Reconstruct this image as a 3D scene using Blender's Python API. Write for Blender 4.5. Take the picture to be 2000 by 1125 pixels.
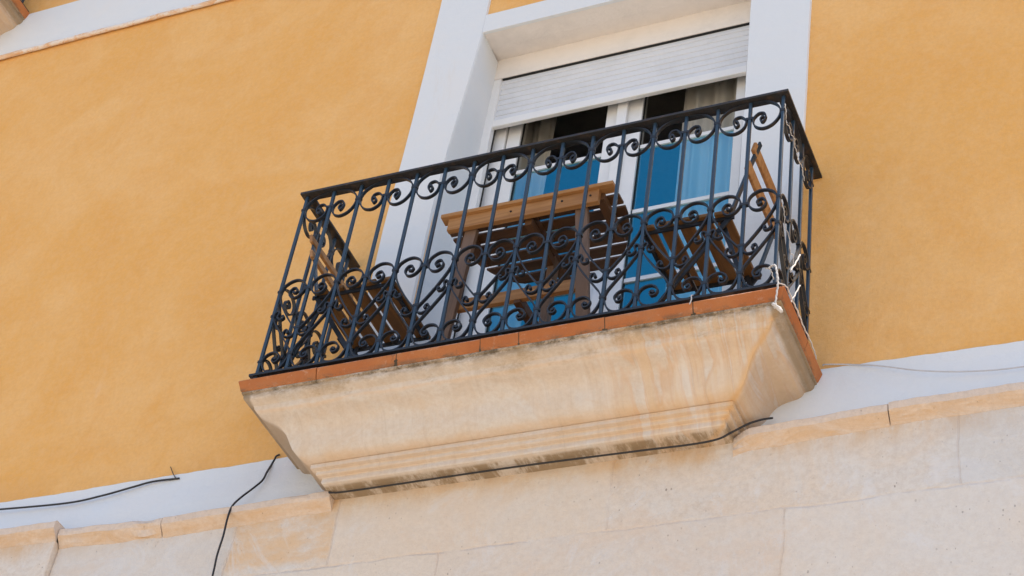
import bpy, bmesh, math, random
from mathutils import Vector, Matrix
from mathutils import noise as mnoise
random.seed(7)
for o in list(bpy.data.objects): bpy.data.objects.remove(o)
scn = bpy.context.scene
C = scn.collection

# ---------------------------------------------------------------- camera
YAW, PIT, ROL = 0.5082134894, 0.7281641955, -0.1735302092
def rotm(yaw, pit, rol):
    Rz = Matrix.Rotation(yaw, 3, 'Z'); Rx = Matrix.Rotation(pit, 3, 'X'); Ry = Matrix.Rotation(rol, 3, 'Y')
    return Rz @ Rx @ Ry
cam = bpy.data.cameras.new('camera'); camo = bpy.data.objects.new('camera', cam); C.objects.link(camo)
M = (rotm(YAW, PIT, ROL) @ Matrix(((1, 0, 0), (0, 0, -1), (0, 1, 0)))).to_4x4()
M.translation = Vector((2.5514710841, -5.0176783479, -4.4562202816))
camo.matrix_world = M
cam.sensor_width = 36.0; cam.lens = 3632.9881 / 2000 * 36.0
cam.clip_start = 0.05; cam.clip_end = 2000
scn.camera = camo

# ---------------------------------------------------------------- light
sun_dir = Vector((0.272, 0.030, 0.961)).normalized()
elev = math.asin(sun_dir.z); azim = math.atan2(sun_dir.x, sun_dir.y)
w = bpy.data.worlds.new("World"); scn.world = w; w.use_nodes = True
nt = w.node_tree; nt.nodes.clear()
sky = nt.nodes.new('ShaderNodeTexSky'); sky.sky_type = 'NISHITA'; sky.sun_disc = False
sky.sun_elevation = elev; sky.sun_rotation = azim
sky.dust_density = 1.6; sky.air_density = 1.0; sky.ozone_density = 1.0
bg = nt.nodes.new('ShaderNodeBackground'); bg.inputs['Strength'].default_value = 0.15
wo = nt.nodes.new('ShaderNodeOutputWorld')
nt.links.new(sky.outputs[0], bg.inputs['Color']); nt.links.new(bg.outputs[0], wo.inputs['Surface'])
sl = bpy.data.lights.new('sun', 'SUN'); sl.energy = 4.0; sl.angle = math.radians(0.5); sl.color = (1.0, 0.95, 0.86)
so = bpy.data.objects.new('sun', sl); C.objects.link(so)
so.rotation_euler = sun_dir.to_track_quat('Z', 'Y').to_euler()
so.location = (5, -3, 12)
scn.view_settings.view_transform = 'Standard'; scn.view_settings.look = 'None'
scn.view_settings.exposure = 0.70; scn.view_settings.gamma = 1.0

# ---------------------------------------------------------------- materials
class NB:
    def __init__(s, name):
        s.m = bpy.data.materials.new(name); s.m.use_nodes = True
        s.t = s.m.node_tree; s.t.nodes.clear()
        s.out = s.t.nodes.new('ShaderNodeOutputMaterial')
        s.b = s.t.nodes.new('ShaderNodeBsdfPrincipled')
        s.t.links.new(s.b.outputs[0], s.out.inputs[0])
        tc = s.t.nodes.new('ShaderNodeTexCoord'); s.co = tc.outputs['Object']
    def n(s, typ, **k):
        nd = s.t.nodes.new(typ)
        for a, v in k.items(): setattr(nd, a, v)
        return nd
    def L(s, a, b): s.t.links.new(a, b)
    def mapped(s, sc=(1, 1, 1), loc=(0, 0, 0), rot=(0, 0, 0)):
        mp = s.n('ShaderNodeMapping'); s.L(s.co, mp.inputs[0])
        mp.inputs['Scale'].default_value = sc; mp.inputs['Location'].default_value = loc; mp.inputs['Rotation'].default_value = rot
        return mp.outputs[0]
    def noise(s, scale, detail=4, rough=.6, sc=(1, 1, 1), dist=0, loc=(0, 0, 0)):
        nd = s.n('ShaderNodeTexNoise'); nd.inputs['Scale'].default_value = scale
        nd.inputs['Detail'].default_value = detail; nd.inputs['Roughness'].default_value = rough; nd.inputs['Distortion'].default_value = dist
        s.L(s.mapped(sc, loc), nd.inputs['Vector']); return nd.outputs[0]
    def ramp(s, v, a, b, lo=0., hi=1.):
        r = s.n('ShaderNodeMapRange', interpolation_type='SMOOTHSTEP'); s.L(v, r.inputs[0])
        r.inputs[1].default_value = a; r.inputs[2].default_value = b; r.inputs[3].default_value = lo; r.inputs[4].default_value = hi
        return r.outputs[0]
    def mix(s, f, a, b, mode='MIX'):
        m = s.n('ShaderNodeMix', data_type='RGBA', blend_type=mode)
        for i, v in ((0, f), (6, a), (7, b)):
            if isinstance(v, (int, float)): m.inputs[i].default_value = v
            elif isinstance(v, tuple): m.inputs[i].default_value = (*v, 1) if len(v) == 3 else v
            else: s.L(v, m.inputs[i])
        return m.outputs[2]
    def math(s, op, a, b=None):
        m = s.n('ShaderNodeMath', operation=op, use_clamp=False)
        for i, v in ((0, a), (1, b)):
            if v is None: continue
            if isinstance(v, (int, float)): m.inputs[i].default_value = v
            else: s.L(v, m.inputs[i])
        return m.outputs[0]
    def sep(s):
        x = s.n('ShaderNodeSeparateXYZ'); s.L(s.co, x.inputs[0]); return x.outputs
    def col(s, c):
        if isinstance(c, tuple): s.b.inputs['Base Color'].default_value = (*c, 1)
        else: s.L(c, s.b.inputs['Base Color'])
        return s
    def bump(s, h, dist=.004, st=.6):
        b = s.n('ShaderNodeBump'); b.inputs['Distance'].default_value = dist; b.inputs['Strength'].default_value = st
        s.L(h, b.inputs['Height']); s.L(b.outputs[0], s.b.inputs['Normal']); return s
    def rough(s, r, spec=None, metal=0):
        if isinstance(r, (int, float)): s.b.inputs['Roughness'].default_value = r
        else: s.L(r, s.b.inputs['Roughness'])
        s.b.inputs['Metallic'].default_value = metal
        if spec is not None: s.b.inputs['Specular IOR Level'].default_value = spec
        return s

def mat_yellow():
    k = NB('ochre_stucco')
    n1 = k.ramp(k.noise(1.3, 5, .62, dist=.6), .38, .66)
    n2 = k.ramp(k.noise(4.2, 6, .7, sc=(1, 1, .7), dist=.8, loc=(3, 1, 5)), .42, .72)
    n3 = k.ramp(k.noise(60, 3, .7), .3, .7)
    c = k.mix(n1, (.81, .43, .125), (.845, .495, .19))
    c = k.mix(k.math('MULTIPLY', n2, .55), c, (.78, .39, .105))
    c = k.mix(k.math('MULTIPLY', n3, .30), c, (.66, .35, .13))
    n4 = k.ramp(k.noise(22, 5, .8, loc=(1, 8, 2)), .40, .66)
    c = k.mix(k.math('MULTIPLY', n4, .22), c, (.84, .56, .30))
    st = k.ramp(k.noise(2.6, 6, .75, sc=(1, 1, .35), dist=.4, loc=(9, 0, 2)), .60, .80)
    c = k.mix(k.math('MULTIPLY', st, .35), c, (.84, .60, .43))
    x, y, z = k.sep()
    dz_ = k.math('MULTIPLY', k.ramp(z, .10, -.07), k.ramp(k.noise(3.4, 6, .75, sc=(1, 1, .6), loc=(5, 5, 1)), .40, .66))
    c = k.mix(k.math('MULTIPLY', dz_, .40), c, (.66, .35, .13))
    fine = k.math('ADD', k.math('MULTIPLY', k.noise(150, 4, .7), .5), k.math('ADD', k.math('MULTIPLY', k.noise(28, 4, .6), .8), k.math('MULTIPLY', k.noise(5, 3, .5), 2.2)))
    return k.col(c).rough(.92, .2).bump(fine, .008, .6).m
def mat_white():
    k = NB('white_limewash')
    n1 = k.ramp(k.noise(2.1, 6, .65, dist=.7), .40, .70)
    c = k.mix(k.math('MULTIPLY', n1, .6), (.70, .728, .76), (.74, .732, .725))
    z = k.ramp(k.noise(3.3, 7, .75, sc=(1.4, 1, .3), loc=(4, 0, 1), dist=.5), .60, .82)
    c = k.mix(k.math('MULTIPLY', z, .55), c, (.66, .58, .50))
    h = k.math('ADD', k.math('MULTIPLY', k.noise(90, 4, .7), .4), k.math('MULTIPLY', k.noise(14, 5, .6), 1.6))
    return k.col(c).rough(.88, .25).bump(h, .005, .5).m
def mat_ledge():
    k = NB('flaking_limewash')
    n1 = k.ramp(k.noise(13, 7, .75, sc=(.6, 1, 1), dist=1.0), .42, .60)
    c = k.mix(n1, (.76, .72, .70), (.70, .45, .27))
    h = k.noise(25, 6, .7)
    return k.col(c).rough(.9, .2).bump(h, .012, .8).m
def stone_base(k, a, b, pit=True):
    n1 = k.ramp(k.noise(2.4, 7, .7, dist=1.2), .36, .66)
    n2 = k.ramp(k.noise(11, 6, .75, dist=.5, loc=(2, 7, 1)), .45, .75)
    c = k.mix(n1, a, b)
    c = k.mix(k.math('MULTIPLY', n2, .30), c, (.66, .60, .57))
    n3 = k.ramp(k.noise(55, 5, .75), .35, .7)
    c = k.mix(k.math('MULTIPLY', n3, .26), c, (.42, .32, .24))
    n5 = k.ramp(k.noise(17, 7, .85, loc=(6, 2, 4)), .52, .70)
    c = k.mix(k.math('MULTIPLY', n5, .22), c, (.50, .38, .28))
    h = k.math('ADD', k.math('MULTIPLY', k.noise(70, 6, .75), .7), k.math('MULTIPLY', k.noise(9, 4, .6), 1.6))
    if pit:
        v = k.n('ShaderNodeTexVoronoi', feature='F1'); v.inputs['Scale'].default_value = 34
        k.L(k.mapped((1, 1, .75)), v.inputs['Vector'])
        k.L(k.mapped((1.35, 1, .8)), v.inputs['Vector'])
        dd = k.math('ADD', v.outputs['Distance'], k.math('MULTIPLY', k.math('SUBTRACT', k.noise(120, 3, .7), .5), .12))
        g = k.math('LESS_THAN', dd, k.ramp(k.noise(15, 2, .5, loc=(3, 3, 8)), .35, .75, .02, .17))
        gate = k.ramp(k.noise(3.1, 3, .6, loc=(5, 2, 9)), .40, .58)
        r = k.ramp(v.outputs['Color'], .50, .60)
        g = k.math('MULTIPLY', k.math('MULTIPLY', g, gate), r)
        c = k.mix(k.math('MULTIPLY', g, .75), c, (.20, .15, .12))
        h = k.math('SUBTRACT', h, k.math('MULTIPLY', g, 2.2))
    return c, h
def line_mask(k, val, at, wd):
    d = k.math('ABSOLUTE', k.math('SUBTRACT', val, at)); return k.ramp(d, 0, wd, 1, 0)
def mat_ashlar():
    k = NB('ashlar_limestone')
    c, h = stone_base(k, (.735, .635, .54), (.72, .675, .63))
    x, y, z = k.sep()
    wob = k.math('MULTIPLY', k.math('SUBTRACT', k.noise(3.0, 5, .6), .5), .05)
    zz = k.math('ADD', z, wob); xx = k.math('ADD', x, wob)
    zq = k.math('LESS_THAN', z, -.712); zup = k.math('SUBTRACT', 1.0, zq)
    fade = k.ramp(k.noise(5, 4, .7, loc=(8, 8, 1)), .36, .58)
    jt = k.math('MULTIPLY', line_mask(k, zz, -.715, .009), fade)
    for at, up in ((1.583, 1), (.99, 0), (-.30, 0), (-.762, 1), (-1.215, 1), (-1.95, 0), (.35, 1), (2.4, 0), (3.0, 1), (-2.9, 1)):
        l = k.math('MULTIPLY', line_mask(k, xx, at, .005), zup if up else zq)
        jt = k.math('MAXIMUM', jt, k.math('MULTIPLY', l, .8))
    for lv in range(1, 12):
        jt = k.math('MAXIMUM', jt, k.math('MULTIPLY', line_mask(k, zz, -.715 - .42 * lv, .007), .8))
    # one honey coloured block, one warm patch
    b1 = k.math('MULTIPLY', k.ramp(xx, -1.22, -1.20), k.ramp(xx, -.775, -.755, 1, 0))
    b1 = k.math('MULTIPLY', b1, k.ramp(zz, -.70, -.66))
    b1 = k.math('MULTIPLY', b1, k.ramp(k.noise(5, 5, .7, sc=(1, 1, 2), loc=(1, 1, 6)), .30, .62))
    c = k.mix(k.math('MULTIPLY', b1, .70), c, (.72, .47, .25))
    b2 = k.ramp(k.noise(1.6, 6, .7, loc=(0, 3, 3), dist=1.), .52, .72)
    c = k.mix(k.math('MULTIPLY', b2, .45), c, (.72, .50, .33))
    # rust-coloured run-off below the ledge
    dr = k.ramp(k.math('ADD', z, k.math('MULTIPLY', k.math('SUBTRACT', k.noise(4, 4, .7, loc=(2, 2, 2)), .5), .14)), -.54, -.42)
    drn = k.ramp(k.noise(6, 6, .75, sc=(1, 1, .35), loc=(3, 3, 3)), .32, .66)
    c = k.mix(k.math('MULTIPLY', k.math('MULTIPLY', dr, drn), .8), c, (.62, .40, .21))
    lw = k.ramp(k.noise(2.7, 7, .8, loc=(7, 7, 1), dist=1.4), .52, .64)
    c = k.mix(k.math('MULTIPLY', lw, .5), c, (.72, .71, .72))
    rg = k.math('MULTIPLY', k.ramp(x, 1.50, 1.60), k.ramp(z, -.72, -.70))
    c = k.mix(k.math('MULTIPLY', rg, .35), c, (.60, .61, .62))
    for (xa, xb, up, col, am) in ((-2.05, -1.215, 1, (.64, .62, .60), .45), (-.762, .35, 1, (.74, .62, .50), .40), (.99, 2.4, 0, (.74, .70, .66), .35), (-.30, .99, 0, (.70, .62, .55), .30), (-1.95, -.30, 0, (.74, .66, .57), .35)):
        bk = k.math('MULTIPLY', k.math('MULTIPLY', k.ramp(xx, xa, xa + .02), k.ramp(xx, xb - .02, xb, 1, 0)), zup if up else zq)
        c = k.mix(k.math('MULTIPLY', bk, am), c, col)
    sp = k.ramp(k.noise(85, 5, .8), .60, .72)
    c = k.mix(k.math('MULTIPLY', sp, .30), c, (.38, .28, .20))
    jt = k.math('MULTIPLY', jt, k.ramp(k.noise(4, 5, .7, loc=(1, 4, 4)), .35, .6, .25, 1))
    c = k.mix(k.math('MULTIPLY', jt, .28), c, (.60, .45, .37))
    h = k.math('SUBTRACT', h, k.math('MULTIPLY', jt, .8))
    return k.col(c).rough(.9, .2).bump(h, .006, .7).m
def mat_ledgestone():
    k = NB('ledge_limestone')
    c, h = stone_base(k, (.74, .60, .49), (.70, .60, .53))
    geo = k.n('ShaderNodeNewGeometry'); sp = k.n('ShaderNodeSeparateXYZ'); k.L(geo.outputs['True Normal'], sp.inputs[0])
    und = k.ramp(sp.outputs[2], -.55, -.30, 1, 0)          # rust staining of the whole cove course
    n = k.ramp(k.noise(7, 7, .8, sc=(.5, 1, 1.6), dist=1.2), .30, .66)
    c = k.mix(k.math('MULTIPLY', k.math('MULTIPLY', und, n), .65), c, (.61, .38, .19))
    n2 = k.ramp(k.noise(9, 6, .8, loc=(3, 1, 1)), .60, .78)
    c = k.mix(k.math('MULTIPLY', n2, .5), c, (.36, .25, .16))
    return k.col(c).rough(.92, .2).bump(h, .008, .8).m
def mat_corbel():
    k = NB('corbel_limestone')
    c, h = stone_base(k, (.635, .54, .455), (.65, .61, .575), pit=False)
    x, y, z = k.sep()
    # vertical run-off bands, strongest towards the right end
    sv = k.noise(6.5, 3, .55, sc=(2.0, .25, .25), dist=1.6, loc=(.6, 0, 0))
    band = k.ramp(sv, .46, .60)
    right = k.ramp(x, .28, .55)
    edge = k.math('MULTIPLY', k.ramp(sv, .43, .50), k.ramp(sv, .50, .57, 1, 0))
    c = k.mix(k.math('MULTIPLY', k.math('MULTIPLY', band, right), .50), c, (.66, .45, .25))
    c = k.mix(k.math('MULTIPLY', k.math('MULTIPLY', edge, right), .55), c, (.60, .38, .22))
    sv2 = k.noise(9, 4, .6, sc=(2.2, .3, .2), loc=(2, 0, 0))
    c = k.mix(k.math('MULTIPLY', k.math('MULTIPLY', k.ramp(sv2, .46, .72), k.ramp(x, .0, .5, .25, .9)), .55), c, (.70, .65, .61))
    pt_ = k.ramp(k.noise(3.4, 6, .75, sc=(.8, 1, 1.6), loc=(6, 0, 3), dist=1.5), .50, .68)
    c = k.mix(k.math('MULTIPLY', pt_, .35), c, (.60, .45, .31))
    # ochre lines along mouldings
    zn = k.math('ADD', z, k.math('MULTIPLY', k.math('SUBTRACT', k.noise(6, 4, .6), .5), .02))
    for at, wd, am in ((-.330, .018, .28), (-.353, .012, .22), (-.374, .010, .25), (-.186, .008, .25)):
        c = k.mix(k.math('MULTIPLY', line_mask(k, zn, at, wd), am), c, (.70, .43, .20))
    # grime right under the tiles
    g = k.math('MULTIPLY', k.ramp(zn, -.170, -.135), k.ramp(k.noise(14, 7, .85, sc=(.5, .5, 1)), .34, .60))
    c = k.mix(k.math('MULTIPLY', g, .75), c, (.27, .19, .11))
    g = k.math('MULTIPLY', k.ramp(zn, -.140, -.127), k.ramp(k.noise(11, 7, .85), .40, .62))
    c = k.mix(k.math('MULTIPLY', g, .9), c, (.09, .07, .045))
    mt = line_mask(k, k.math('ADD', x, y), .594, .030)
    c = k.mix(k.math('MULTIPLY', mt, .7), c, (.66, .40, .18))
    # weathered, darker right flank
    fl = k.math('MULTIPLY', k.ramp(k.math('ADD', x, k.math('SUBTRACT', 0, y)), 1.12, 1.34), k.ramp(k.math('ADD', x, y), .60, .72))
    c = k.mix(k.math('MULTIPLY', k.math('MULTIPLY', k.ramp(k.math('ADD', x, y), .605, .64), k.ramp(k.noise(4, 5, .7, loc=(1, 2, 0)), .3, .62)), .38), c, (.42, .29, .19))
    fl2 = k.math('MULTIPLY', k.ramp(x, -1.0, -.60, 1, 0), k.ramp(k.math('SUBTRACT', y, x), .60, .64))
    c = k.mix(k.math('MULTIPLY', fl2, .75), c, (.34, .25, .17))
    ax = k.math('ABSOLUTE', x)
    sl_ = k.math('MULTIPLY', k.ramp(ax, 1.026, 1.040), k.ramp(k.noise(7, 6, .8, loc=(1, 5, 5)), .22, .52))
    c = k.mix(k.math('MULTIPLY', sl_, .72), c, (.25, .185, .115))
    # olive brown algae patches under the lip, mostly to the right
    al = k.math('MULTIPLY', k.ramp(zn, -.215, -.165), k.ramp(k.noise(5, 7, .8, sc=(.8, 1, 1.5), loc=(8, 1, 1)), .50, .66))
    c = k.mix(k.math('MULTIPLY', al, .55), c, (.34, .235, .13))
    # fine vertical rain streaks
    rs = k.ramp(k.noise(24, 5, .7, sc=(1.8, .12, .12), loc=(1, 0, 3)), .52, .74)
    c = k.mix(k.math('MULTIPLY', rs, .28), c, (.45, .35, .26))
    # brown smears on the dripping soffit
    d = k.math('MULTIPLY', k.ramp(y, -.195, -.175), k.ramp(z, -.37, -.385))
    dn = k.ramp(k.noise(5.5, 6, .75, sc=(1.6, .5, .5), loc=(7, 3, 0)), .42, .56)
    c = k.mix(k.math('MULTIPLY', k.math('MULTIPLY', d, dn), .85), c, (.24, .16, .08))
    dn2 = k.ramp(k.noise(30, 5, .8, sc=(1.6, .3, .3), loc=(2, 3, 0)), .50, .66)
    c = k.mix(k.math('MULTIPLY', k.math('MULTIPLY', d, dn2), .5), c, (.30, .21, .12))
    c = k.mix(k.math('MULTIPLY', d, .15), c, (.45, .36, .26))
    return k.col(c).rough(.88, .25).bump(h, .004, .6).m
def mat_terracotta():
    k = NB('terracotta_tile')
    c = k.mix(k.ramp(k.noise(3, 5, .6), .35, .65), (.42, .135, .042), (.47, .175, .060))
    c = k.mix(k.math('MULTIPLY', k.ramp(k.noise(22, 6, .8), .55, .75), .5), c, (.62, .40, .28))
    c = k.mix(k.math('MULTIPLY', k.ramp(k.noise(9, 6, .8, loc=(4, 4, 4)), .62, .74), .6), c, (.16, .09, .05))
    x, y, z = k.sep()
    gb = k.math('MULTIPLY', k.ramp(z, -.098, -.116), k.ramp(k.noise(16, 7, .85, sc=(.6, .6, 1)), .42, .60))
    c = k.mix(k.math('MULTIPLY', gb, .75), c, (.15, .10, .06))
    c = k.mix(k.math('MULTIPLY', k.ramp(k.noise(3.7, 6, .8, sc=(1, 1, 3), loc=(2, 9, 1)), .48, .70), .45), c, (.36, .17, .09))
    c = k.mix(k.math('MULTIPLY', k.math('MULTIPLY', k.ramp(z, -.078, -.070), k.ramp(k.noise(20, 6, .8), .45, .6)), .6), c, (.62, .42, .33))
    return k.col(c).rough(.78, .25).bump(k.noise(45, 6, .8), .005, .7).m
def mat_iron(name, a, b, r):
    k = NB(name)
    c = k.mix(k.ramp(k.noise(30, 5, .7), .5, .72), a, b)
    k.b.inputs['Coat Weight'].default_value = .3; k.b.inputs['Coat Roughness'].default_value = .18
    return k.col(c).rough(k.ramp(k.noise(40, 4, .7), .3, .7, r, r + .2), .5).bump(k.noise(90, 4, .7), .0015, .5).m
def mat_wood(name, a, b, along):
    k = NB(name)
    sc = [26, 26, 26]; sc[along] = 1.6
    g = k.noise(1.0, 6, .6, sc=tuple(sc), dist=1.2)
    c = k.mix(k.ramp(g, .35, .65), a, b)
    kn = k.ramp(k.noise(9, 3, .6), .66, .76)
    c = k.mix(k.math('MULTIPLY', kn, .6), c, (.10, .04, .015))
    return k.col(c).rough(.55, .4).bump(g, .002, .4).m
def mat_plain(name, c, r=.5, spec=.5, var=.06, bs=.0):
    k = NB(name)
    d = tuple(max(0, v * (1 - var * 3)) for v in c)
    col = k.mix(k.ramp(k.noise(8, 5, .65), .4, .75), c, d)
    k.col(col).rough(r, spec)
    if bs: k.bump(k.noise(60, 4, .6), bs, .5)
    return k.m
def mat_glass(name, tint, gl, fac, rough=.02, fk=.6):
    k = NB(name)
    tr = k.n('ShaderNodeBsdfTransparent'); tr.inputs[0].default_value = (*tint, 1)
    gb = k.n('ShaderNodeBsdfGlossy'); gb.inputs['Color'].default_value = (*gl, 1); gb.inputs['Roughness'].default_value = rough
    fr = k.n('ShaderNodeLayerWeight'); fr.inputs[0].default_value = .3
    f = k.math('ADD', k.math('MULTIPLY', fr.outputs['Fresnel'], fk), fac)
    mx = k.n('ShaderNodeMixShader'); k.L(f, mx.inputs[0]); k.L(tr.outputs[0], mx.inputs[1]); k.L(gb.outputs[0], mx.inputs[2])
    bp = k.n('ShaderNodeBump'); bp.inputs['Distance'].default_value = .002; bp.inputs['Strength'].default_value = .12
    k.L(k.noise(3, 2, .5), bp.inputs['Height']); k.L(bp.outputs[0], gb.inputs['Normal'])
    k.L(mx.outputs[0], k.out.inputs[0]); k.t.nodes.remove(k.b)
    return k.m
def mat_curtain():
    k = NB('sheer_curtain')
    tl = k.n('ShaderNodeBsdfTranslucent'); tl.inputs[0].default_value = (.8, .8, .78, 1)
    k.col((.92, .92, .91)).rough(.9, .1)
    mx = k.n('ShaderNodeMixShader'); mx.inputs[0].default_value = .25
    k.L(k.b.outputs[0], mx.inputs[1]); k.L(tl.outputs[0], mx.inputs[2]); k.L(mx.outputs[0], k.out.inputs[0])
    return k.m

YEL = mat_yellow(); WHT = mat_white(); LEDGE = mat_ledge(); ASH = mat_ashlar(); LST = mat_ledgestone(); COR = mat_corbel(); TER = mat_terracotta()
IRON = mat_iron('painted_iron', (.014, .035, .060), (.030, .042, .056), .32)
IRON2 = mat_iron('scroll_iron', (.006, .008, .012), (.016, .012, .010), .45)
RUST = mat_iron('rusty_iron', (.012, .011, .012), (.055, .030, .018), .55)
WOODX = mat_wood('oiled_wood', (.44, .225, .085), (.31, .145, .05), 0)
WOODU = mat_wood('shade_darkened_wood', (.13, .062, .024), (.08, .036, .013), 0)  # slats darkened in the wood colour to carry shade under the top
WOODB = mat_wood('shade_darkened_batten', (.13, .06, .022), (.09, .038, .013), 1)  # darkened likewise to carry the shade beneath the table
WOODF = mat_wood('grey_brown_wood', (.14, .085, .05), (.09, .05, .028), 1)
WOODY = mat_wood('oiled_wood_seat', (.22, .110, .034), (.14, .065, .018), 1)
WOODZ = mat_wood('weathered_wood', (.20, .125, .085), (.14, .085, .052), 2)
CREAM = mat_plain('cream_plaster', (.80, .75, .71), .9, .2, .03, .004)
SHUT = mat_plain('shutter_slats', (.70, .72, .76), .5, .4, .03)
PVC = mat_plain('white_frame', (.80, .80, .80), .35, .5, .02)
DARK = mat_plain('dark_seal', (.02, .02, .02), .6, .3)
ROOM = mat_plain('room_paint', (.50, .47, .46), .9, .2)
CABLE = mat_plain('cable_sheath', (.018, .016, .018), .5, .5)
CABLE2 = mat_plain('painted_cable', (.55, .55, .58), .6, .4)
STRING_GLINT = mat_plain('white_string_and_glint', (.62, .58, .55), .7, .3, .08)  # real string, and the pieces that imitate glints on the iron
GLASSU = mat_glass('clear_glass', (.70, .68, .64), (.55, .50, .46), .0, fk=.10)
GLASSL = mat_glass('sky_tinted_glass', (.80, .93, .97), (.07, .74, 1.0), .27)  # blue in the gloss stands in for sky reflected in the lower panes
CURT = mat_curtain()
STREET = mat_plain('street_paving', (.50, .42, .32), .9, .2, .08, .004)
ROOF_BLOCKER = mat_plain('sun_blocker_plaster', (.66, .60, .52), .9, .2, .08)

# ---------------------------------------------------------------- helpers
def link(name, bm, mat, parent=None, smooth=False, bevel=0, seg=2, keep=False):
    me = bpy.data.meshes.new(name)
    if not keep: bmesh.ops.recalc_face_normals(bm, faces=bm.faces)
    bm.to_mesh(me); bm.free()
    for m in (mat if isinstance(mat, (list, tuple)) else [mat]): me.materials.append(m)
    if smooth:
        for p in me.polygons: p.use_smooth = True
    o = bpy.data.objects.new(name, me); C.objects.link(o)
    if bevel:
        b = o.modifiers.new('bevel', 'BEVEL'); b.width = bevel; b.segments = seg; b.limit_method = 'ANGLE'; b.angle_limit = math.radians(40)
    if parent: o.parent = parent
    return o
def empty(name, label, cat, loc=(0, 0, 0), group=None):
    o = bpy.data.objects.new(name, None); C.objects.link(o); o.location = loc; o.empty_display_size = .1
    o['label'] = label; o['category'] = cat
    if group: o['group'] = group
    return o
def tag(o, label, cat, group=None):
    o['label'] = label; o['category'] = cat
    if group: o['group'] = group
    return o
def box(bm, x0, x1, y0, y1, z0, z1, mi=0):
    v = [bm.verts.new(p) for p in ((x0, y0, z0), (x1, y0, z0), (x1, y1, z0), (x0, y1, z0), (x0, y0, z1), (x1, y0, z1), (x1, y1, z1), (x0, y1, z1))]
    for f in ((0, 3, 2, 1), (4, 5, 6, 7), (0, 1, 5, 4), (1, 2, 6, 5), (2, 3, 7, 6), (3, 0, 4, 7)):
        bm.faces.new([v[i] for i in f]).material_index = mi
def beam(bm, a, b, wd, th, up=(0, 1, 0)):
    """rectangular bar from a to b; th measured along 'up', wd across"""
    a = Vector(a); b = Vector(b); t = (b - a).normalized(); u = Vector(up); u = (u - t * u.dot(t)).normalized(); s = t.cross(u)
    vs = []
    for p in (a, b):
        for i, j in ((-1, -1), (1, -1), (1, 1), (-1, 1)): vs.append(bm.verts.new(p + s * (i * wd / 2) + u * (j * th / 2)))
    for f in ((0, 1, 2, 3), (7, 6, 5, 4), (0, 4, 5, 1), (1, 5, 6, 2), (2, 6, 7, 3), (3, 7, 4, 0)): bm.faces.new([vs[i] for i in f])
def catmull(pts, n=6):
    P = [Vector(p) for p in pts]; P = [P[0] * 2 - P[1]] + P + [P[-1] * 2 - P[-2]]; out = []
    for i in range(1, len(P) - 2):
        for k in range(n):
            t = k / n; a, b, c, d = P[i - 1:i + 3]
            out.append(.5 * ((2 * b) + (c - a) * t + (2 * a - 5 * b + 4 * c - d) * t * t + (3 * b - a - 3 * c + d) * t ** 3))
    out.append(P[-2]); return out
def sweep(bm, pts, r, ns=8, rect=None, bin_=None):
    """tube (round) or flat bar (rect=(in-plane thickness, width along bin_)) along pts"""
    n = len(pts); rings = []
    prev = None
    for i, p in enumerate(pts):
        t = (pts[min(i + 1, n - 1)] - pts[max(i - 1, 0)])
        if t.length < 1e-9: t = Vector((0, 0, 1))
        t.normalize()
        if rect:
            u = Vector(bin_); s = t.cross(u).normalized()
            q = [(-1, -1), (1, -1), (1, 1), (-1, 1)]
            rings.append([bm.verts.new(p + s * (a * rect[0] / 2) + u * (b * rect[1] / 2)) for a, b in q])
        else:
            if prev is None: prev = t.orthogonal().normalized()
            u = (prev - t * prev.dot(t)); u = u.normalized() if u.length > 1e-6 else t.orthogonal().normalized(); prev = u; s = t.cross(u)
            rr = r(i / (n - 1)) if callable(r) else r
            rings.append([bm.verts.new(p + (u * math.cos(2 * math.pi * j / ns) + s * math.sin(2 * math.pi * j / ns)) * rr) for j in range(ns)])
    for A, B in zip(rings[:-1], rings[1:]):
        m = len(A)
        for j in range(m): bm.faces.new((A[j], A[(j + 1) % m], B[(j + 1) % m], B[j]))
    bm.faces.new(rings[0][::-1]); bm.faces.new(rings[-1])
def relief(bm, xs, zs_fn, yfn, yback):
    """slab whose front face is a grid: xs list of x, zs_fn(x,k in 0..1)->z, yfn(x,z,k)->y, with rims back to yback"""
    K = 7
    g = [[bm.verts.new((x, yfn(x, zs_fn(x, k / K), k / K), zs_fn(x, k / K))) for k in range(K + 1)] for x in xs]
    for i in range(len(xs) - 1):
        for k in range(K): bm.faces.new((g[i][k], g[i + 1][k], g[i + 1][k + 1], g[i][k + 1]))
    for k in (0, K):
        bk = [bm.verts.new((v[k].co.x, yback, v[k].co.z)) for v in g]
        for i in range(len(xs) - 1): bm.faces.new((g[i][k], g[i + 1][k], bk[i + 1], bk[i]))
    for row in (g[0], g[-1]):
        bk = [bm.verts.new((v.co.x, yback, v.co.z)) for v in row]
        for k in range(K): bm.faces.new((row[k], row[k + 1], bk[k + 1], bk[k]))
def lin(a, b, n): return [a + (b - a) * i / n for i in range(n + 1)]
def interp(tab, x):
    if x <= tab[0][0]: return tab[0][1]
    for (x0, y0), (x1, y1) in zip(tab[:-1], tab[1:]):
        if x <= x1: return y0 + (y1 - y0) * (x - x0) / (x1 - x0)
    return tab[-1][1]
def nz(x, s=1., o=0.): return mnoise.noise(Vector((x * s, o, .37)))

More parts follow.
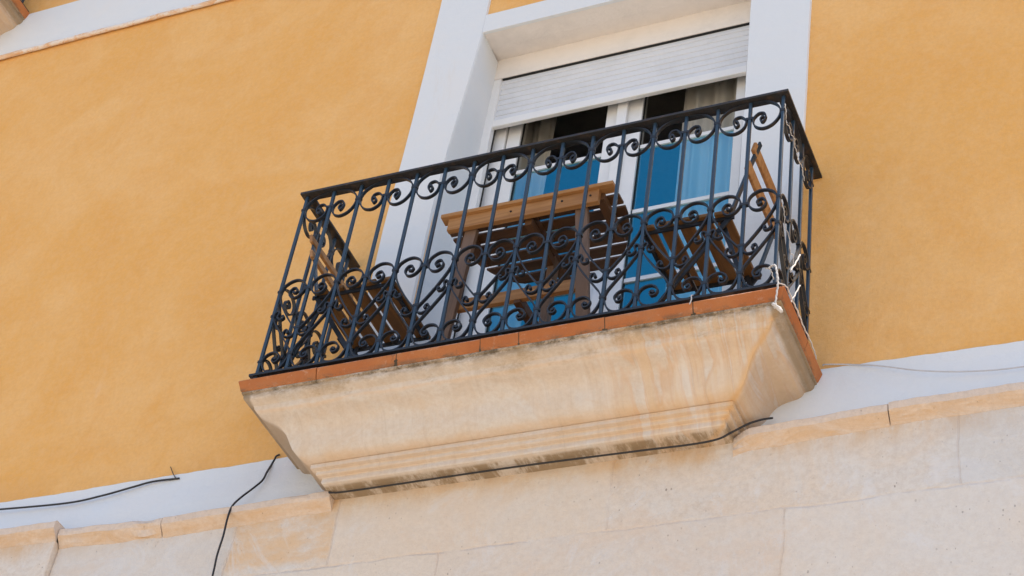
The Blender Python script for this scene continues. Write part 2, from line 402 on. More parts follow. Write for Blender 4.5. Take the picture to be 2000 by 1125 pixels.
# ================================================================ BUILDING
XL, XR = -8.0, 3.7
OX0, OX1, OZ = -.70, .716, 2.43           # door opening
TOP = 6.4
bld = empty('building', 'ochre stucco building with white trim above a pale limestone lower storey', 'building', (0, 0, -6))
def kid(o): o.location = (o.location.x - bld.location.x, o.location.y - bld.location.y, o.location.z - bld.location.z); return o
def bpart(name, bm, mat, **k):
    o = link(name, bm, mat, bld, **k); o.location = -bld.location; return o

bm = bmesh.new()    # stucco wall with the door opening left out
TH = .30
box(bm, XL, OX0, 0, TH, -.15, TOP); box(bm, OX1, XR, 0, TH, -.15, TOP)
box(bm, OX0, OX1, 0, TH, OZ + .06, TOP); 
wallo = bpart('wall', bm, YEL)
# second opening is not in view

bm = bmesh.new()    # end and back walls, so the block has depth
box(bm, XL, XL + .3, TH, 5, -6, TOP); box(bm, XR - .3, XR, TH, 5, -6, TOP); box(bm, XL, XR, 5, 5.3, -6, TOP)
bpart('rear_wall', bm, YEL)
bm = bmesh.new()
box(bm, XL - .1, 2.35, -.80, .5, TOP + .01, TOP + .16); box(bm, XL - .1, 2.35, -.55, .4, TOP - .12, TOP + .005); box(bm, XL, XR, .5, 5.4, TOP + .01, TOP + .2)  # unseen eave, added and cut short so sun reaches only the railing's right end
bpart('roof_sun_blocker', bm, ROOF_BLOCKER)

# upper white string course
bm = bmesh.new()
relief(bm, lin(XL, -.925, 160), lambda x, k: (3.278 + .006 * nz(x, 2)) + k * (3.64 - 3.278), lambda x, z, k: -.022 - .003 * nz(x, 3, z), .0)
relief(bm, lin(1.0, XR, 60), lambda x, k: 3.278 + k * (.362), lambda x, z, k: -.022, .0)
o = bpart('string_course', bm, [WHT, LEDGE])
for p in o.data.polygons:
    if abs(p.normal.z) > .8 and p.center.z < 3.4: p.material_index = 1
# rounded worn nosing along its lower edge
bm = bmesh.new()
pts = [Vector((x, -.020 - .002 * nz(x, 5), 3.272 + .006 * nz(x, 2) + .003 * nz(x, 14, 2))) for x in lin(XL, -.93, 260)]
sweep(bm, pts, .014, 8)
bpart('nosing', bm, LEDGE, smooth=True)

# white plaster surround: left and right pilaster strips, lintel
def edgeL(z): return -.922 - .004 * nz(z, 1.7) - (.014 if z < 1.2 else .014 * max(0, (1.9 - z) / .7) if z < 1.9 else 0)
def innerL(z): return interp([(-.1, -.702), (1.2, -.702), (1.6, -.690), (2.0, -.662), (2.43, -.640), (6, -.632)], z)
def vstrip(bm, z0, z1, xa, xb, y, yb, n=40):
    zs = lin(z0, z1, n); A = []
    for z in zs: A.append([bm.verts.new((xa(z), yb, z)), bm.verts.new((xa(z) + .004, y - .001 * nz(z, 3), z)), bm.verts.new((xb(z) - .004, y, z)), bm.verts.new((xb(z), yb, z))])
    for a, b in zip(A[:-1], A[1:]):
        for j in range(3): bm.faces.new((a[j], a[j + 1], b[j + 1], b[j]))
    bm.faces.new(A[0]); bm.faces.new(A[-1][::-1])
bm = bmesh.new()
vstrip(bm, -.10, TOP - .2, edgeL, lambda z: innerL(z) if z > OZ else innerL(z), -.014, .004)
vstrip(bm, -.10, TOP - .2, lambda z: OX1 + .002 * nz(z, 2), lambda z: interp([(-.1, .985), (1.3, .988), (2.1, .998), (6, 1.0)], z) + .003 * nz(z, 2.2, 3), -.014, .004)
bpart('pilaster', bm, WHT)
bm = bmesh.new()
n = 30
for i in range(n):
    pass
relief(bm, lin(-.643, OX1 + .001, 40), lambda x, k: (2.428 + .010 * (x + .64)) + k * (2.560 - 2.428) , lambda x, z, k: -.0125, .004)
bpart('lintel', bm, WHT)
# reveals and soffit (plaster), slightly splayed on the left
YB = .19
bm = bmesh.new()
zs = lin(-.10, 2.432, 40); A = []
def innb(z): return interp([(-.1, -.668), (1.5, -.655), (2.43, -.645 + .0)], z)
for z in zs:
    f = innerL(z); b = innb(z)
    A.append([bm.verts.new(p) for p in ((f - .004, -.0130, z), (f, -.004, z), (f * .5 + b * .5 + .001, .09, z), (b, YB, z), (b, .34, z))])
for a, b in zip(A[:-1], A[1:]):
    for j in range(4): bm.faces.new((a[j], a[j + 1], b[j + 1], b[j]))
o = link('reveal', bm, WHT, bld); o.location = -bld.location
bm = bmesh.new(); A = []
for z in lin(-.10, 2.447, 10): A.append([bm.verts.new(p) for p in ((OX1 + .003, -.0130, z), (OX1, -.002, z), (OX1 - .004, .34, z))])
for a, b in zip(A[:-1], A[1:]):
    for j in range(2): bm.faces.new((a[j], b[j], b[j + 1], a[j + 1]))
o = link('reveal', bm, WHT, bld); o.location = -bld.location
bm = bmesh.new()
xs = lin(-.70, OX1, 20)
S = [[bm.verts.new((x, y, (2.428 + .010 * (x + .64)) + dz + .0015 * nz(x, 6, y))) for y, dz in ((-.012, .001), (.10, .006), (YB + .012, .020))] for x in xs]
for a, b in zip(S[:-1], S[1:]):
    for j in range(2): bm.faces.new((a[j], b[j], b[j + 1], a[j + 1]))
o = link('soffit', bm, CREAM, bld); o.location = -bld.location
# shutter box fascia
bm = bmesh.new(); box(bm, -.69, OX1 + .02, YB, YB + .02, 2.305, 2.50)
bpart('shutter_box', bm, CREAM, bevel=.002)

# roller shutter: slats, bottom bar, guides
SZ0, SZ1 = 1.962, 2.300
sh = bpart('roller_shutter', (lambda b: (box(b, -.625, OX1, YB + .030, YB + .036, SZ0 + .02, 2.42), b)[1])(bmesh.new()), SHUT)
bm = bmesh.new(); pit = .0375; zt = SZ0 + .048; 
prof = []
z = zt
while z < 2.40:
    prof += [(YB + .024, z), (YB + .0175, z + .004), (YB + .0165, z + .012), (YB + .0165, z + .028), (YB + .0175, z + .033), (YB + .024, z + pit - .001)]
    z += pit
A = [[bm.verts.new((x, y, z)) for y, z in prof] for x in (-.622, OX1)]
for j in range(len(prof) - 1): bm.faces.new((A[0][j], A[1][j], A[1][j + 1], A[0][j + 1]))
o = link('slats', bm, SHUT, sh, smooth=False)
bm = bmesh.new(); box(bm, -.622, OX1, YB + .006, YB + .030, SZ0, SZ0 + .046); link('bottom_bar', bm, PVC, sh, bevel=.004)
bm = bmesh.new(); box(bm, -.605, OX1, YB + .004, YB + .028, 2.301, 2.3045); link('seal', bm, DARK, sh)
for a, b in ((-.640, -.610), (.667, .700)):
    bm = bmesh.new(); box(bm, a - .02, b, YB + .001, YB + .034, -.06, 2.302); link('guide', bm, PVC, sh, bevel=.002)

# glazed double door
GY = .285
BZ = .040
bm = bmesh.new(); box(bm, -.612, -.6055, YB + .0345, YB + .040, -.06, 2.40); bpart('door_gap', bm, DARK)
def door():
    d = bpart('balcony_door', (lambda b: (box(b, -.668, -.563, GY - .03, GY + .04, -.06, 2.42), box(b, .645, .74, GY - .03, GY + .04, -.06, 2.42), box(b, -.563, .645, GY - .03, GY + .04, 2.34, 2.42), b)[3])(bmesh.new()), PVC, bevel=.003)
    for (a, b, hinge) in ((-.557, .026, 0), (.030, .641, 1)):
        s0, s1 = (.068, .080) if hinge == 0 else (.094, .066)
        bm = bmesh.new()
        for xa, xb in ((a, a + s0), (b - s1, b)):
            box(bm, xa, xb, GY - .018, GY + .035, -.055, 2.338)
        box(bm, a + s0, b - s1, GY - .018, GY + .035, 2.26, 2.338); box(bm, a + s0, b - s1, GY - .018, GY + .035, -.055, .10)
        s = link('sash', bm, PVC, d, bevel=.003)
        for z in (.415, .832, 1.246, 1.662):
            bm = bmesh.new(); box(bm, a + s0, b - s1, GY - .004, GY + .012, z + BZ - .011, z + BZ + .011); link('glazing_bar', bm, PVC, d)
        bm = bmesh.new()
        for xa in (a + s0, b - s1 - .004): box(bm, xa, xa + .004, GY - .006, GY + .006, .10, 2.26)
        link('gasket', bm, DARK, d)
        for (z0, z1, m, lb) in ((1.662 + BZ, 2.26, GLASSU, 'clear upper pane'), (.10, 1.662 + BZ, GLASSL, 'lower pane tinted blue for the reflected sky')):
            bm = bmesh.new(); f = bm.faces.new([bm.verts.new(p) for p in ((a + s0, GY + .004, z0), (b - s1, GY + .004, z0), (b - s1, GY + .004, z1), (a + s0, GY + .004, z1))])
            q = link('pane', bm, m, d, keep=True); q['label'] = lb
    bm = bmesh.new(); box(bm, .006, .056, GY - .040, GY - .019, -.05, 2.335); link('astragal', bm, PVC, d, bevel=.004)
    bm = bmesh.new(); box(bm, .022, .040, GY - .060, GY - .040, .93, 1.05); beam(bm, (.031, GY - .075, 1.0), (-.074, GY - .075, 1.0), .016, .012); beam(bm, (.031, GY - .04, 1.0), (.031, GY - .08, 1.0), .014, .014, (0, 0, 1))
    link('handle', bm, SHUT, d, bevel=.002)
    return d
door()
# dark room behind
bm = bmesh.new()
x0, x1, y0, y1, z0, z1 = -1.6, 1.6, .302, 3.6, -.08, 2.62
vv = [bm.verts.new(p) for p in ((x0, y0, z0), (x1, y0, z0), (x1, y1, z0), (x0, y1, z0), (x0, y0, z1), (x1, y0, z1), (x1, y1, z1), (x0, y1, z1))]
for f in ((0, 1, 2, 3), (4, 7, 6, 5), (1, 5, 6, 2), (2, 6, 7, 3), (3, 7, 4, 0)): bm.faces.new([vv[i] for i in f])
bpart('room', bm, ROOM)
def curtain(xa, xb, y, label, ph):
    bm = bmesh.new(); n = 90; A = []
    for i in range(n + 1):
        x = xa + (xb - xa) * i / n; t = x * 62 + ph
        A.append([bm.verts.new((x, y + .016 * math.sin(t + .4 * math.sin(z * 1.3)) + .007 * math.sin(2.3 * t + z), z)) for z in lin(-.05, 2.38, 10)])
    for a, b in zip(A[:-1], A[1:]):
        for j in range(10): bm.faces.new((a[j], b[j], b[j + 1], a[j + 1]))
    o = link('curtain', bm, CURT, None, smooth=True); s = o.modifiers.new('thick', 'SOLIDIFY'); s.thickness = .0015
    tag(o, label, 'curtain', 'sheer curtains behind the balcony door')
curtain(.30, .68, .332, 'wide pale gathered curtain behind the right door leaf', 0)
curtain(-.53, -.385, .390, 'narrow grey curtain edge behind the left door leaf', 1.3)

# white plaster strip at floor level, leaning out to the stone ledge
def stop(x): return interp([(-8, -.079), (-2.5, -.077), (-1.2, -.071), (1.1, -.047), (1.8, -.060), (4, -.07)], x) + .0035 * nz(x, 9) + .002 * nz(x, 31, 2)
bm = bmesh.new()
relief(bm, lin(XL, XR, 700), lambda x, k: -.42 + k * (stop(x) + .42), lambda x, z, k: interp([(0, -.075), (.35, -.060), (.8, -.018), (1, -.008)], k) + .003 * nz(x, 4, z * 8) + .0012 * nz(x, 22, z * 30), .01)
bpart('plaster_strip', bm, WHT, smooth=False)

# stone lower storey and its ledge
WY = -.10
bm = bmesh.new()
box(bm, -2.055, XR, WY, .30, -6.0, -.395); box(bm, XL, -2.055, WY - .030, .30, -6.0, -.395)
bpart('stone_wall', bm, ASH, bevel=.006)
def ledge(xa, xb, yo, ztop, endL, endR, dy=0):
    """ledge profile swept in x with slight chips"""
    bm = bmesh.new(); xs = lin(xa, xb, max(4, int((xb - xa) / .02))); A = []
    for x in xs:
        zt = interp(ztop, x) + .003 * nz(x, 18, 5) + .0015 * nz(x, 50, 7)
        yy = yo + .002 * nz(x, 12, 1)
        if xa == .800: yy += .026 * max(0, 1 - (x - xa) / .07) ** 1.5; zt -= .012 * max(0, 1 - (x - xa) / .07) ** 2
        ch = .004 * max(0, nz(x, 7, 11) - .15) / .3 + .0015 * nz(x, 40, 3)
        P = [(.0, zt + .004), (yy + .008 + ch, zt + .002), (yy + ch * .6, zt - .006 - ch), (yy + .001 * nz(x, 25, 8), zt - .022), (yy + ch, zt - .036), (yy + .005 + ch, zt - .044), (WY + dy - .012, zt - .062 - ch), (WY + dy - .006, zt - .070), (WY + dy - .001, zt - .079 + ch), (.0, zt - .084)]
        A.append([bm.verts.new((x, y, z)) for y, z in P])
    for a, b in zip(A[:-1], A[1:]):
        for j in range(len(P) - 1): bm.faces.new((a[j], a[j + 1], b[j + 1], b[j]))
    bm.faces.new(A[0]); bm.faces.new(A[-1][::-1])
    return bpart('ledge', bm, LST, smooth=False)
ledge(XL, -2.055, -.165, [(-8, -.345), (-2.05, -.352)], 0, 0, -.03)
ledge(-2.050, -1.553, -.133, [(-2.05, -.372), (-1.55, -.392)], 0, 0)
ledge(-1.548, -.795, -.136, [(-1.55, -.390), (-.79, -.376)], 0, 0)
ledge(.800, 1.353, -.133, [(.80, -.372), (1.35, -.350)], 0, 0)
ledge(1.357, XR, -.135, [(1.35, -.346), (1.8, -.344), (4, -.35)], 0, 0)

# ================================================================ BALCONY (slab, corbel, railing)
D, H, S_ = .457, .9636, .13
X0, Y0, YT = 1.088, -.494, -.066
def build_balcony(label, loc=(0, 0, 0)):
    bal = empty('balcony', label, 'balcony', loc, 'balconies on the ochre wall')
    # corbel: profile swept round three sides with mitred corners
    P = [(.060, -.105), (.016, -.1195), (.017, -.126), (.024, -.129), (.025, -.142), (.029, -.150), (.036, -.156), (.053, -.159), (.060, -.163), (.063, -.176), (.070, -.186)]
    P += [(.084, -.194), (.102, -.199), (.120, -.204), (.137, -.212), (.152, -.224), (.164, -.240), (.173, -.258), (.181, -.277), (.190, -.295), (.202, -.310), (.218, -.322), (.236, -.329), (.254, -.331)]
    P += [(.250, -.3345), (.2505, -.348), (.251, -.3525), (.268, -.354), (.270, -.358), (.270, -.370), (.273, -.3735), (.287, -.376), (.289, -.379), (.2885, -.397), (.292, -.402), (.300, -.4035), (.394, -.405)]
    bm = bmesh.new()
    rings = []
    path = []
    for x in lin(-1, 1, 1): pass
    N = 60
    rows = []
    for (t, z) in P:
        xo = X0 - t; yo = Y0 + t
        row = [Vector((-xo, .02, z))] + [Vector((-xo, yo + (.02 - yo) * (1 - k / 10), z)) for k in range(1, 11)]
        row += [Vector((-xo + 2 * xo * k / N, yo, z)) for k in range(1, N + 1)]
        row += [Vector((xo, yo + (.02 - yo) * k / 10, z)) for k in range(1, 11)]
        for p in row:
            d = .0022 * mnoise.noise(p * 9) + .0012 * mnoise.noise(p * 31)
            if .0 < t < .38: p.y += d; p.x += d * .4; p.z += d * .6
        rows.append([bm.verts.new(p) for p in row])
    for a, b in zip(rows[:-1], rows[1:]):
        for j in range(len(a) - 1): bm.faces.new((a[j], a[j + 1], b[j + 1], b[j]))
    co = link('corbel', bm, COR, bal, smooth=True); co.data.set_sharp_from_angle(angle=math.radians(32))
    # deck
    bm = bmesh.new(); box(bm, -X0 + .04, X0 - .04, Y0 + .04, .0, -.125, YT - .004); link('deck', bm, TER, bal)
    # edge tiles with rounded nosing, butted with dark mortar joints
    js = [-X0, -.745, -.406, -.062, .092, .426, .756, X0]
    def nose(t): return t
    TP = [(.06, .0), (.010, .0), (.003, -.003), (.0, -.008), (.0005, -.011), (.0130, -.049), (.018, -.053), (.06, -.053)]
    for i in range(len(js) - 1):
        a, b = js[i], js[i + 1]; bm = bmesh.new(); ga = .0018 if i else 0; gb = .0018 if i < len(js) - 2 else 0
        dy = random.uniform(-.0015, .0015); dz = random.uniform(-.0012, .0012)
        ends = []
        for x, side in ((a, -1), (b, 1)):
            r = []
            for t, z in TP:
                xx = x + ga if side < 0 else x - gb
                if (i == 0 and side < 0): xx = -X0 + t
                if (i == len(js) - 2 and side > 0): xx = X0 - t
                r.append(bm.verts.new((xx, Y0 + t + dy, YT + z + dz)))
            ends.append(r)
        k = len(TP)
        for j in range(k): bm.faces.new((ends[0][j], ends[1][j], ends[1][(j + 1) % k], ends[0][(j + 1) % k]))
        bm.faces.new(ends[0][::-1]); bm.faces.new(ends[1])
        link('edge_tile', bm, TER, bal)
    for sx in (-1, 1):
        ys = [Y0, -.20, .0]
        for i in range(2):
            a, b = ys[i], ys[i + 1]; bm = bmesh.new(); ends = []
            for y, first in ((a, i == 0), (b, False)):
                r = []
                for t, z in TP: r.append(bm.verts.new((sx * (X0 - t), (Y0 + t) if first else (y + (.0018 if y == a else -.0018)), YT + z)))
                ends.append(r)
            k = len(TP)
            for j in range(k): bm.faces.new((ends[0][j], ends[1][j], ends[1][(j + 1) % k], ends[0][(j + 1) % k]))
            bm.faces.new(ends[0][::-1]); bm.faces.new(ends[1])
            link('edge_tile', bm, TER, bal)
    # mortar / dirt lumps at the joints
    for x in (-.406, -.062, .092, .426, .756):
        bm = bmesh.new()
        z0 = YT - .003; A = []
        wid = {-.406: .026, .756: .016, .426: .020}.get(x, .006)
        for q in range(13):
            f = q / 12; z = YT - .004 - .050 * f; t = .0135 * f - .0006
            wv = .0016 + wid * .5 * f ** 3 * (.6 + .8 * random.random()) if f < .97 else wid * .5
            if x == -.406 and f > .5: wv = wid * .5 * random.uniform(.3, 1)
            A.append([bm.verts.new((x - wv, Y0 + t, z)), bm.verts.new((x + wv * random.uniform(.4, 1), Y0 + t, z)), bm.verts.new((x + .001, Y0 + t + .03, z)), bm.verts.new((x - .001, Y0 + t + .03, z))])
        for a, b in zip(A[:-1], A[1:]):
            for k in range(4): bm.faces.new((a[k], a[(k + 1) % 4], b[(k + 1) % 4], b[k]))
        bm.faces.new(A[0]); bm.faces.new(A[-1][::-1])
        link('mortar', bm, mat_mortar, bal)
    # railing
    bm = bmesh.new()
    W2 = 8 * S_
    hw = .019
    # handrail U, mitred
    def urail(bm, z0, z1, hw, ext, yend):
        for (xa, xb, ya, yb) in ((-W2 - hw - ext, W2 + hw + ext, -D - hw, -D + hw), ):
            box(bm, xa, xb, ya, yb, z0, z1)
        for s in (-1, 1):
            box(bm, min(s * (W2 - hw), s * (W2 + hw)), max(s * (W2 - hw), s * (W2 + hw)), -D + hw + .0003, yend, z0 + .0004, z1 - .0004)
    urail(bm, H - .002, H + .010, .025, 0, .020)
    rail = link('railing', bm, RUST, bal, bevel=.0015)
    bm = bmesh.new(); urail(bm, -.034, -.023, .015, .012, -.002); link('bottom_rail', bm, IRON2, rail, bevel=.001)
    for x, y in ((-W2, -D), (0, -D), (W2, -D), (W2, -.06), (-W2, -.06)):
        bm = bmesh.new(); beam(bm, (x, y, -.034), (x, y, YT - .006), .016, .016); link('foot', bm, IRON2, rail)
    # bars
    bars = [(-W2 + i * S_, -D) for i in range(17)] + [(s * W2, -D + k * S_) for s in (-1, 1) for k in (1, 2, 3)]
    b0 = None
    for (x, y) in bars:
        if b0 is None:
            bm = bmesh.new(); box(bm, -.0070, .0070, -.0070, .0070, -.0235, H - .0015)
            b0 = link('bar', bm, IRON, rail, bevel=.0035, seg=3); o = b0
        else: o = b0.copy(); C.objects.link(o); o.parent = rail
        o.location = (x, y, 0)
    # scroll shapes in (u in bar spacings, z) coordinates of a two-bay unit centred on an odd bar
    om = [(.40, .868), (.345, .862), (.335, .848), (.40, .838), (.47, .852), (.485, .872), (.42, .888), (.27, .890), (.13, .870), (.11, .846), (.20, .818), (.42, .802), (.68, .812), (.88, .845), (.93, .882), (.84, .916), (.62, .942), (.36, .954), (.15, .9585)]
    omega = om + [(0, .9595)] + [(-u, z) for u, z in om[::-1]]
    hrt = [(.49, .398), (.42, .392), (.37, .403), (.42, .418), (.54, .420), (.63, .402), (.60, .380), (.46, .366), (.28, .372), (.14, .396), (.12, .425), (.22, .448), (.44, .464), (.68, .460), (.88, .440), (.955, .408), (.93, .378), (.78, .332), (.50, .268), (.24, .218), (.09, .192), (.055, .176), (.10, .160), (.24, .152), (.40, .160), (.46, .176), (.40, .192), (.32, .188), (.32, .178)]
    low = [(.64, .272), (.60, .264), (.66, .256), (.76, .258), (.83, .272), (.80, .292), (.84, .302), (.93, .296), (.965, .280), (.93, .258), (.78, .222), (.55, .176), (.30, .128), (.12, .092), (.055, .062), (.07, .040), (.16, .010), (.30, -.012), (.50, -.019), (.72, -.012), (.86, .010), (.93, .040), (.88, .064), (.74, .078), (.56, .080), (.42, .068), (.36, .050), (.42, .032), (.54, .030), (.59, .042), (.54, .052), (.49, .046)]
    hrl = [(-u, z) for u, z in hrt]; lol = [(-u, z) for u, z in low]
    def clean(m): return m
    protos = {}
    def scroll(key, pts2, org, ax, sc, lo=None):
        mk = (key, round(sc, 3), ax)
        if mk not in protos:
            if ax == 'x': P3 = [Vector((u * sc, 0, z)) for u, z in pts2]; bn = (0, 1, 0)
            else: P3 = [Vector((0, u * sc, z)) for u, z in pts2]; bn = (1, 0, 0)
            bm = bmesh.new(); pp = catmull(P3, 6)
            sweep(bm, pp, 0, rect=(.0060, .014), bin_=bn)
            for e, s in ((0, 1), (-1, -1)):       # rolled eyes at the scroll tips
                r = bmesh.ops.create_cone(bm, cap_ends=True, segments=12, radius1=.0062, radius2=.0062, depth=.0136)
                q = pp[e]
                bmesh.ops.rotate(bm, verts=r['verts'], matrix=Matrix.Rotation(math.pi / 2, 3, 'X' if ax == 'x' else 'Y'))
                bmesh.ops.translate(bm, verts=r['verts'], vec=q)
            o = link('scroll', bm, IRON2, rail); protos[mk] = o
        else: o = protos[mk].copy(); C.objects.link(o); o.parent = rail
        o.location = org
    def unit(cx, cy, ax, sc, halves=(1, -1)):
        if len(halves) == 2: scroll('om', omega, (cx, cy, 0), ax, sc)
        else: scroll('omh%d' % halves[0], [(u * halves[0], z) for u, z in om] + [(0, .9595)], (cx, cy, 0), ax, sc)
        for h in halves:
            scroll('h%d' % h, hrt if h > 0 else hrl, (cx, cy, 0), ax, sc); scroll('l%d' % h, low if h > 0 else lol, (cx, cy, 0), ax, sc)
    for i in range(1, 16, 2): unit(-W2 + i * S_, -D, 'x', S_)
    for s in (-1, 1):
        unit(s * W2, -D + S_, 'y', S_)
        unit(s * W2, -D + 3 * S_, 'y', S_, (-1,))
    # collars: small square clasps where scrolls meet bars
    c0 = None
    def collar(x, y, z, wx, wy, h=.012):
        nonlocal c0
        if c0 is None:
            bm = bmesh.new(); box(bm, -.5, .5, -.5, .5, -.5, .5); c0 = link('collar', bm, IRON2, rail); o = c0
        else: o = c0.copy(); C.objects.link(o); o.parent = rail
        o.location = (x, y, z); o.scale = (wx, wy, h)
    for i in range(17):
        x = -W2 + i * S_; edge = i in (0, 16)
        if i % 2: zz = ((.868, .030), (.405, .030), (.196, .024), (.062, .024))
        else: zz = ((.880, .026), (.412, .024), (.280, .022), (.042, .024))
        for z, wx in zz: collar(x, -D, z, wx if not edge else .018, .0165)
    for s in (-1, 1):
        for k in (1, 2, 3):
            zz = (.868, .405, .196) if k % 2 else (.880, .412, .280)
            for z in zz: collar(s * W2, -D + k * S_, z, .0165, .026)
    return bal
mat_mortar = mat_plain('dark_mortar', (.10, .075, .05), .95, .1)
bal = build_balcony('whole stone balcony with terracotta edge and black scrolled iron railing, holding table and chairs')
bal2 = None
def copy_tree(o, parent=None):
    c = o.copy(); C.objects.link(c); c.parent = parent
    for ch in list(o.children): copy_tree(ch, c)
    return c
bal2 = copy_tree(bal); bal2.location = (-4.835, .0, 3.715)
bal2['label'] = 'cut-off corner of the stone balcony one floor up, top left of the photo'

# ================================================================ TABLE
TZ = .723
tb = empty('folding_table', 'brown wooden folding table with slatted half-round top between the two chairs', 'table', (-.027, -.2, YT))
def tpart(name, bm, mat, par=None, **k):
    o = link(name, bm, mat, par or tb, **k)
    if par is None: o.location = -tb.location
    return o
outl = [(-.407, .372), (-.27, .376), (-.224, .372), (-.15, .350), (-.09, .322), (-.05, .300), (-.01, .268), (.03, .225), (.055, .17), (.075, .05), (.078, .0)]
def hw_at(y): return interp(outl, y)
y = -.407
while y < .07:
    y1 = min(y + .0515, .077)
    bm = bmesh.new(); n = 5; ys = lin(y, y1, n); T = []; B = []
    for q in ys:
        h = hw_at(q); T.append(((-.027 - h), q, (-.027 + h)))
    top = []; bot = []
    ring = [(a, q) for a, q, b in T] + [(b, q) for a, q, b in T[::-1]]
    vt = [bm.verts.new((px, py, TZ + (.018 if y < -.4 else .012))) for px, py in ring]; vb = [bm.verts.new((px, py, TZ)) for px, py in ring]
    bm.faces.new(vt); bm.faces.new(vb[::-1])
    for j in range(len(ring)): bm.faces.new((vt[j], vt[(j + 1) % len(ring)], vb[(j + 1) % len(ring)], vb[j]))
    tpart('top_slat', bm, WOODX if y < -.4 else WOODU, bevel=.002)
    y += .0672
bm = bmesh.new(); box(bm, -.368, .284, -.392, -.368, TZ - .066, TZ - .001); tpart('apron', bm, WOODX, bevel=.002)
for x0 in (-.335, -.045, .262):
    bm = bmesh.new(); box(bm, x0, x0 + .036, -.367, -.12 if abs(x0) > .1 else .05, TZ - .036, TZ - .0005); tpart('batten', bm, WOODB, bevel=.002)
for s, xt, xb in ((-1, -.272, -.318), (1, .202, .288)):
    bm = bmesh.new(); beam(bm, (xt, -.352, TZ - .05), (xb, -.352, YT + .0), .052, .024); tpart('leg', bm, WOODZ, bevel=.002)
bm = bmesh.new(); box(bm, -.285, .225, -.338, -.316, .255, .310); tpart('stretcher', bm, WOODX, bevel=.002)
bm = bmesh.new(); beam(bm, (-.022, -.09, TZ - .037), (-.022, -.09, YT), .03, .048); tpart('leg', bm, WOODZ, bevel=.002)
bm = bmesh.new(); beam(bm, (-.026, -.335, .262), (-.020, -.115, .255), .030, .045, (0, 0, 1)); tpart('gate_rail', bm, WOODB, bevel=.002)
bm = bmesh.new(); beam(bm, (-.022, -.36, TZ - .070), (-.022, -.115, TZ - .070), .030, .040, (0, 0, 1)); tpart('gate_rail', bm, WOODB, bevel=.002)
bm = bmesh.new()
for x in (-.30, -.09, .13, .25):
    r = bmesh.ops.create_cone(bm, cap_ends=True, segments=10, radius1=.0045, radius2=.0045, depth=.004)
    bmesh.ops.rotate(bm, verts=r['verts'], matrix=Matrix.Rotation(math.pi / 2, 3, 'X')); bmesh.ops.translate(bm, verts=r['verts'], vec=(x, -.3935, TZ - .030))
tpart('screw', bm, DARK)

# ================================================================ CHAIRS (local frame: faces -x, origin on the floor under the seat)
def make_chair():
    ch = empty('folding_chair', 'wooden slatted folding chair with black iron frame right of the table, facing left', 'chair', (.64, -.237, YT), 'folding chairs at the table')
    z0 = .485                                   # underside of slats above floor
    hy = .190
    for i in range(5):
        x = -.150 + i * .073
        bm = bmesh.new(); box(bm, x, x + .056, -hy, hy, z0 - .004 * abs(i - 2) * .5, z0 + .016 - .004 * abs(i - 2) * .5); link('seat_slat', bm, WOODY, ch, bevel=.003)
    for z, x in ((.805, .284), (.712, .262)):
        bm = bmesh.new(); beam(bm, (x, -hy - .008, z), (x, hy + .008, z), .044, .014, (1, 0, -.25)); link('back_slat', bm, WOODX, ch, bevel=.003)
    for s in (-1, 1):
        y = s * (hy - .022)
        bm = bmesh.new()
        pts = [Vector((.300, y, .845)), Vector((.262, y, .720)), Vector((.215, y, .545)), Vector((.195, y, .47))]
        sweep(bm, catmull(pts, 6), 0, rect=(.008, .022), bin_=(0, 1, 0)); link('upright', bm, IRON, ch)
        bm = bmesh.new(); beam(bm, (.200, y, .480), (-.115, y, .0), .020, .008); link('leg', bm, IRON2, ch)
        bm = bmesh.new(); beam(bm, (.165, y - s * .016, z0 - .010), (.300, y - s * .016, .0), .018, .008); link('leg', bm, IRON2, ch)
        bm = bmesh.new(); beam(bm, (-.150, y, z0 - .010), (.215, y, z0 - .010), .018, .008); link('seat_rail', bm, IRON2, ch)
    bm = bmesh.new()
    beam(bm, (-.06, -hy + .02, .085), (-.06, hy - .02, .085), .010, .010, (0, 0, 1)); beam(bm, (.255, -hy + .03, .15), (.255, hy - .03, .15), .010, .010, (0, 0, 1))
    beam(bm, (-.135, -hy + .03, z0 - .013), (-.135, hy - .03, z0 - .013), .014, .010, (0, 0, 1)); beam(bm, (.05, -hy + .03, z0 - .25), (.05, hy - .03, z0 - .25), .010, .010, (0, 0, 1))
    link('cross_rod', bm, IRON2, ch)
    return ch
ch = make_chair()
c2 = copy_tree(ch)
c2.location = (-.700, -.237, YT - .01); c2.rotation_euler = (0, 0, math.pi)
c2['label'] = 'wooden slatted folding chair with black iron frame left of the table, facing right'

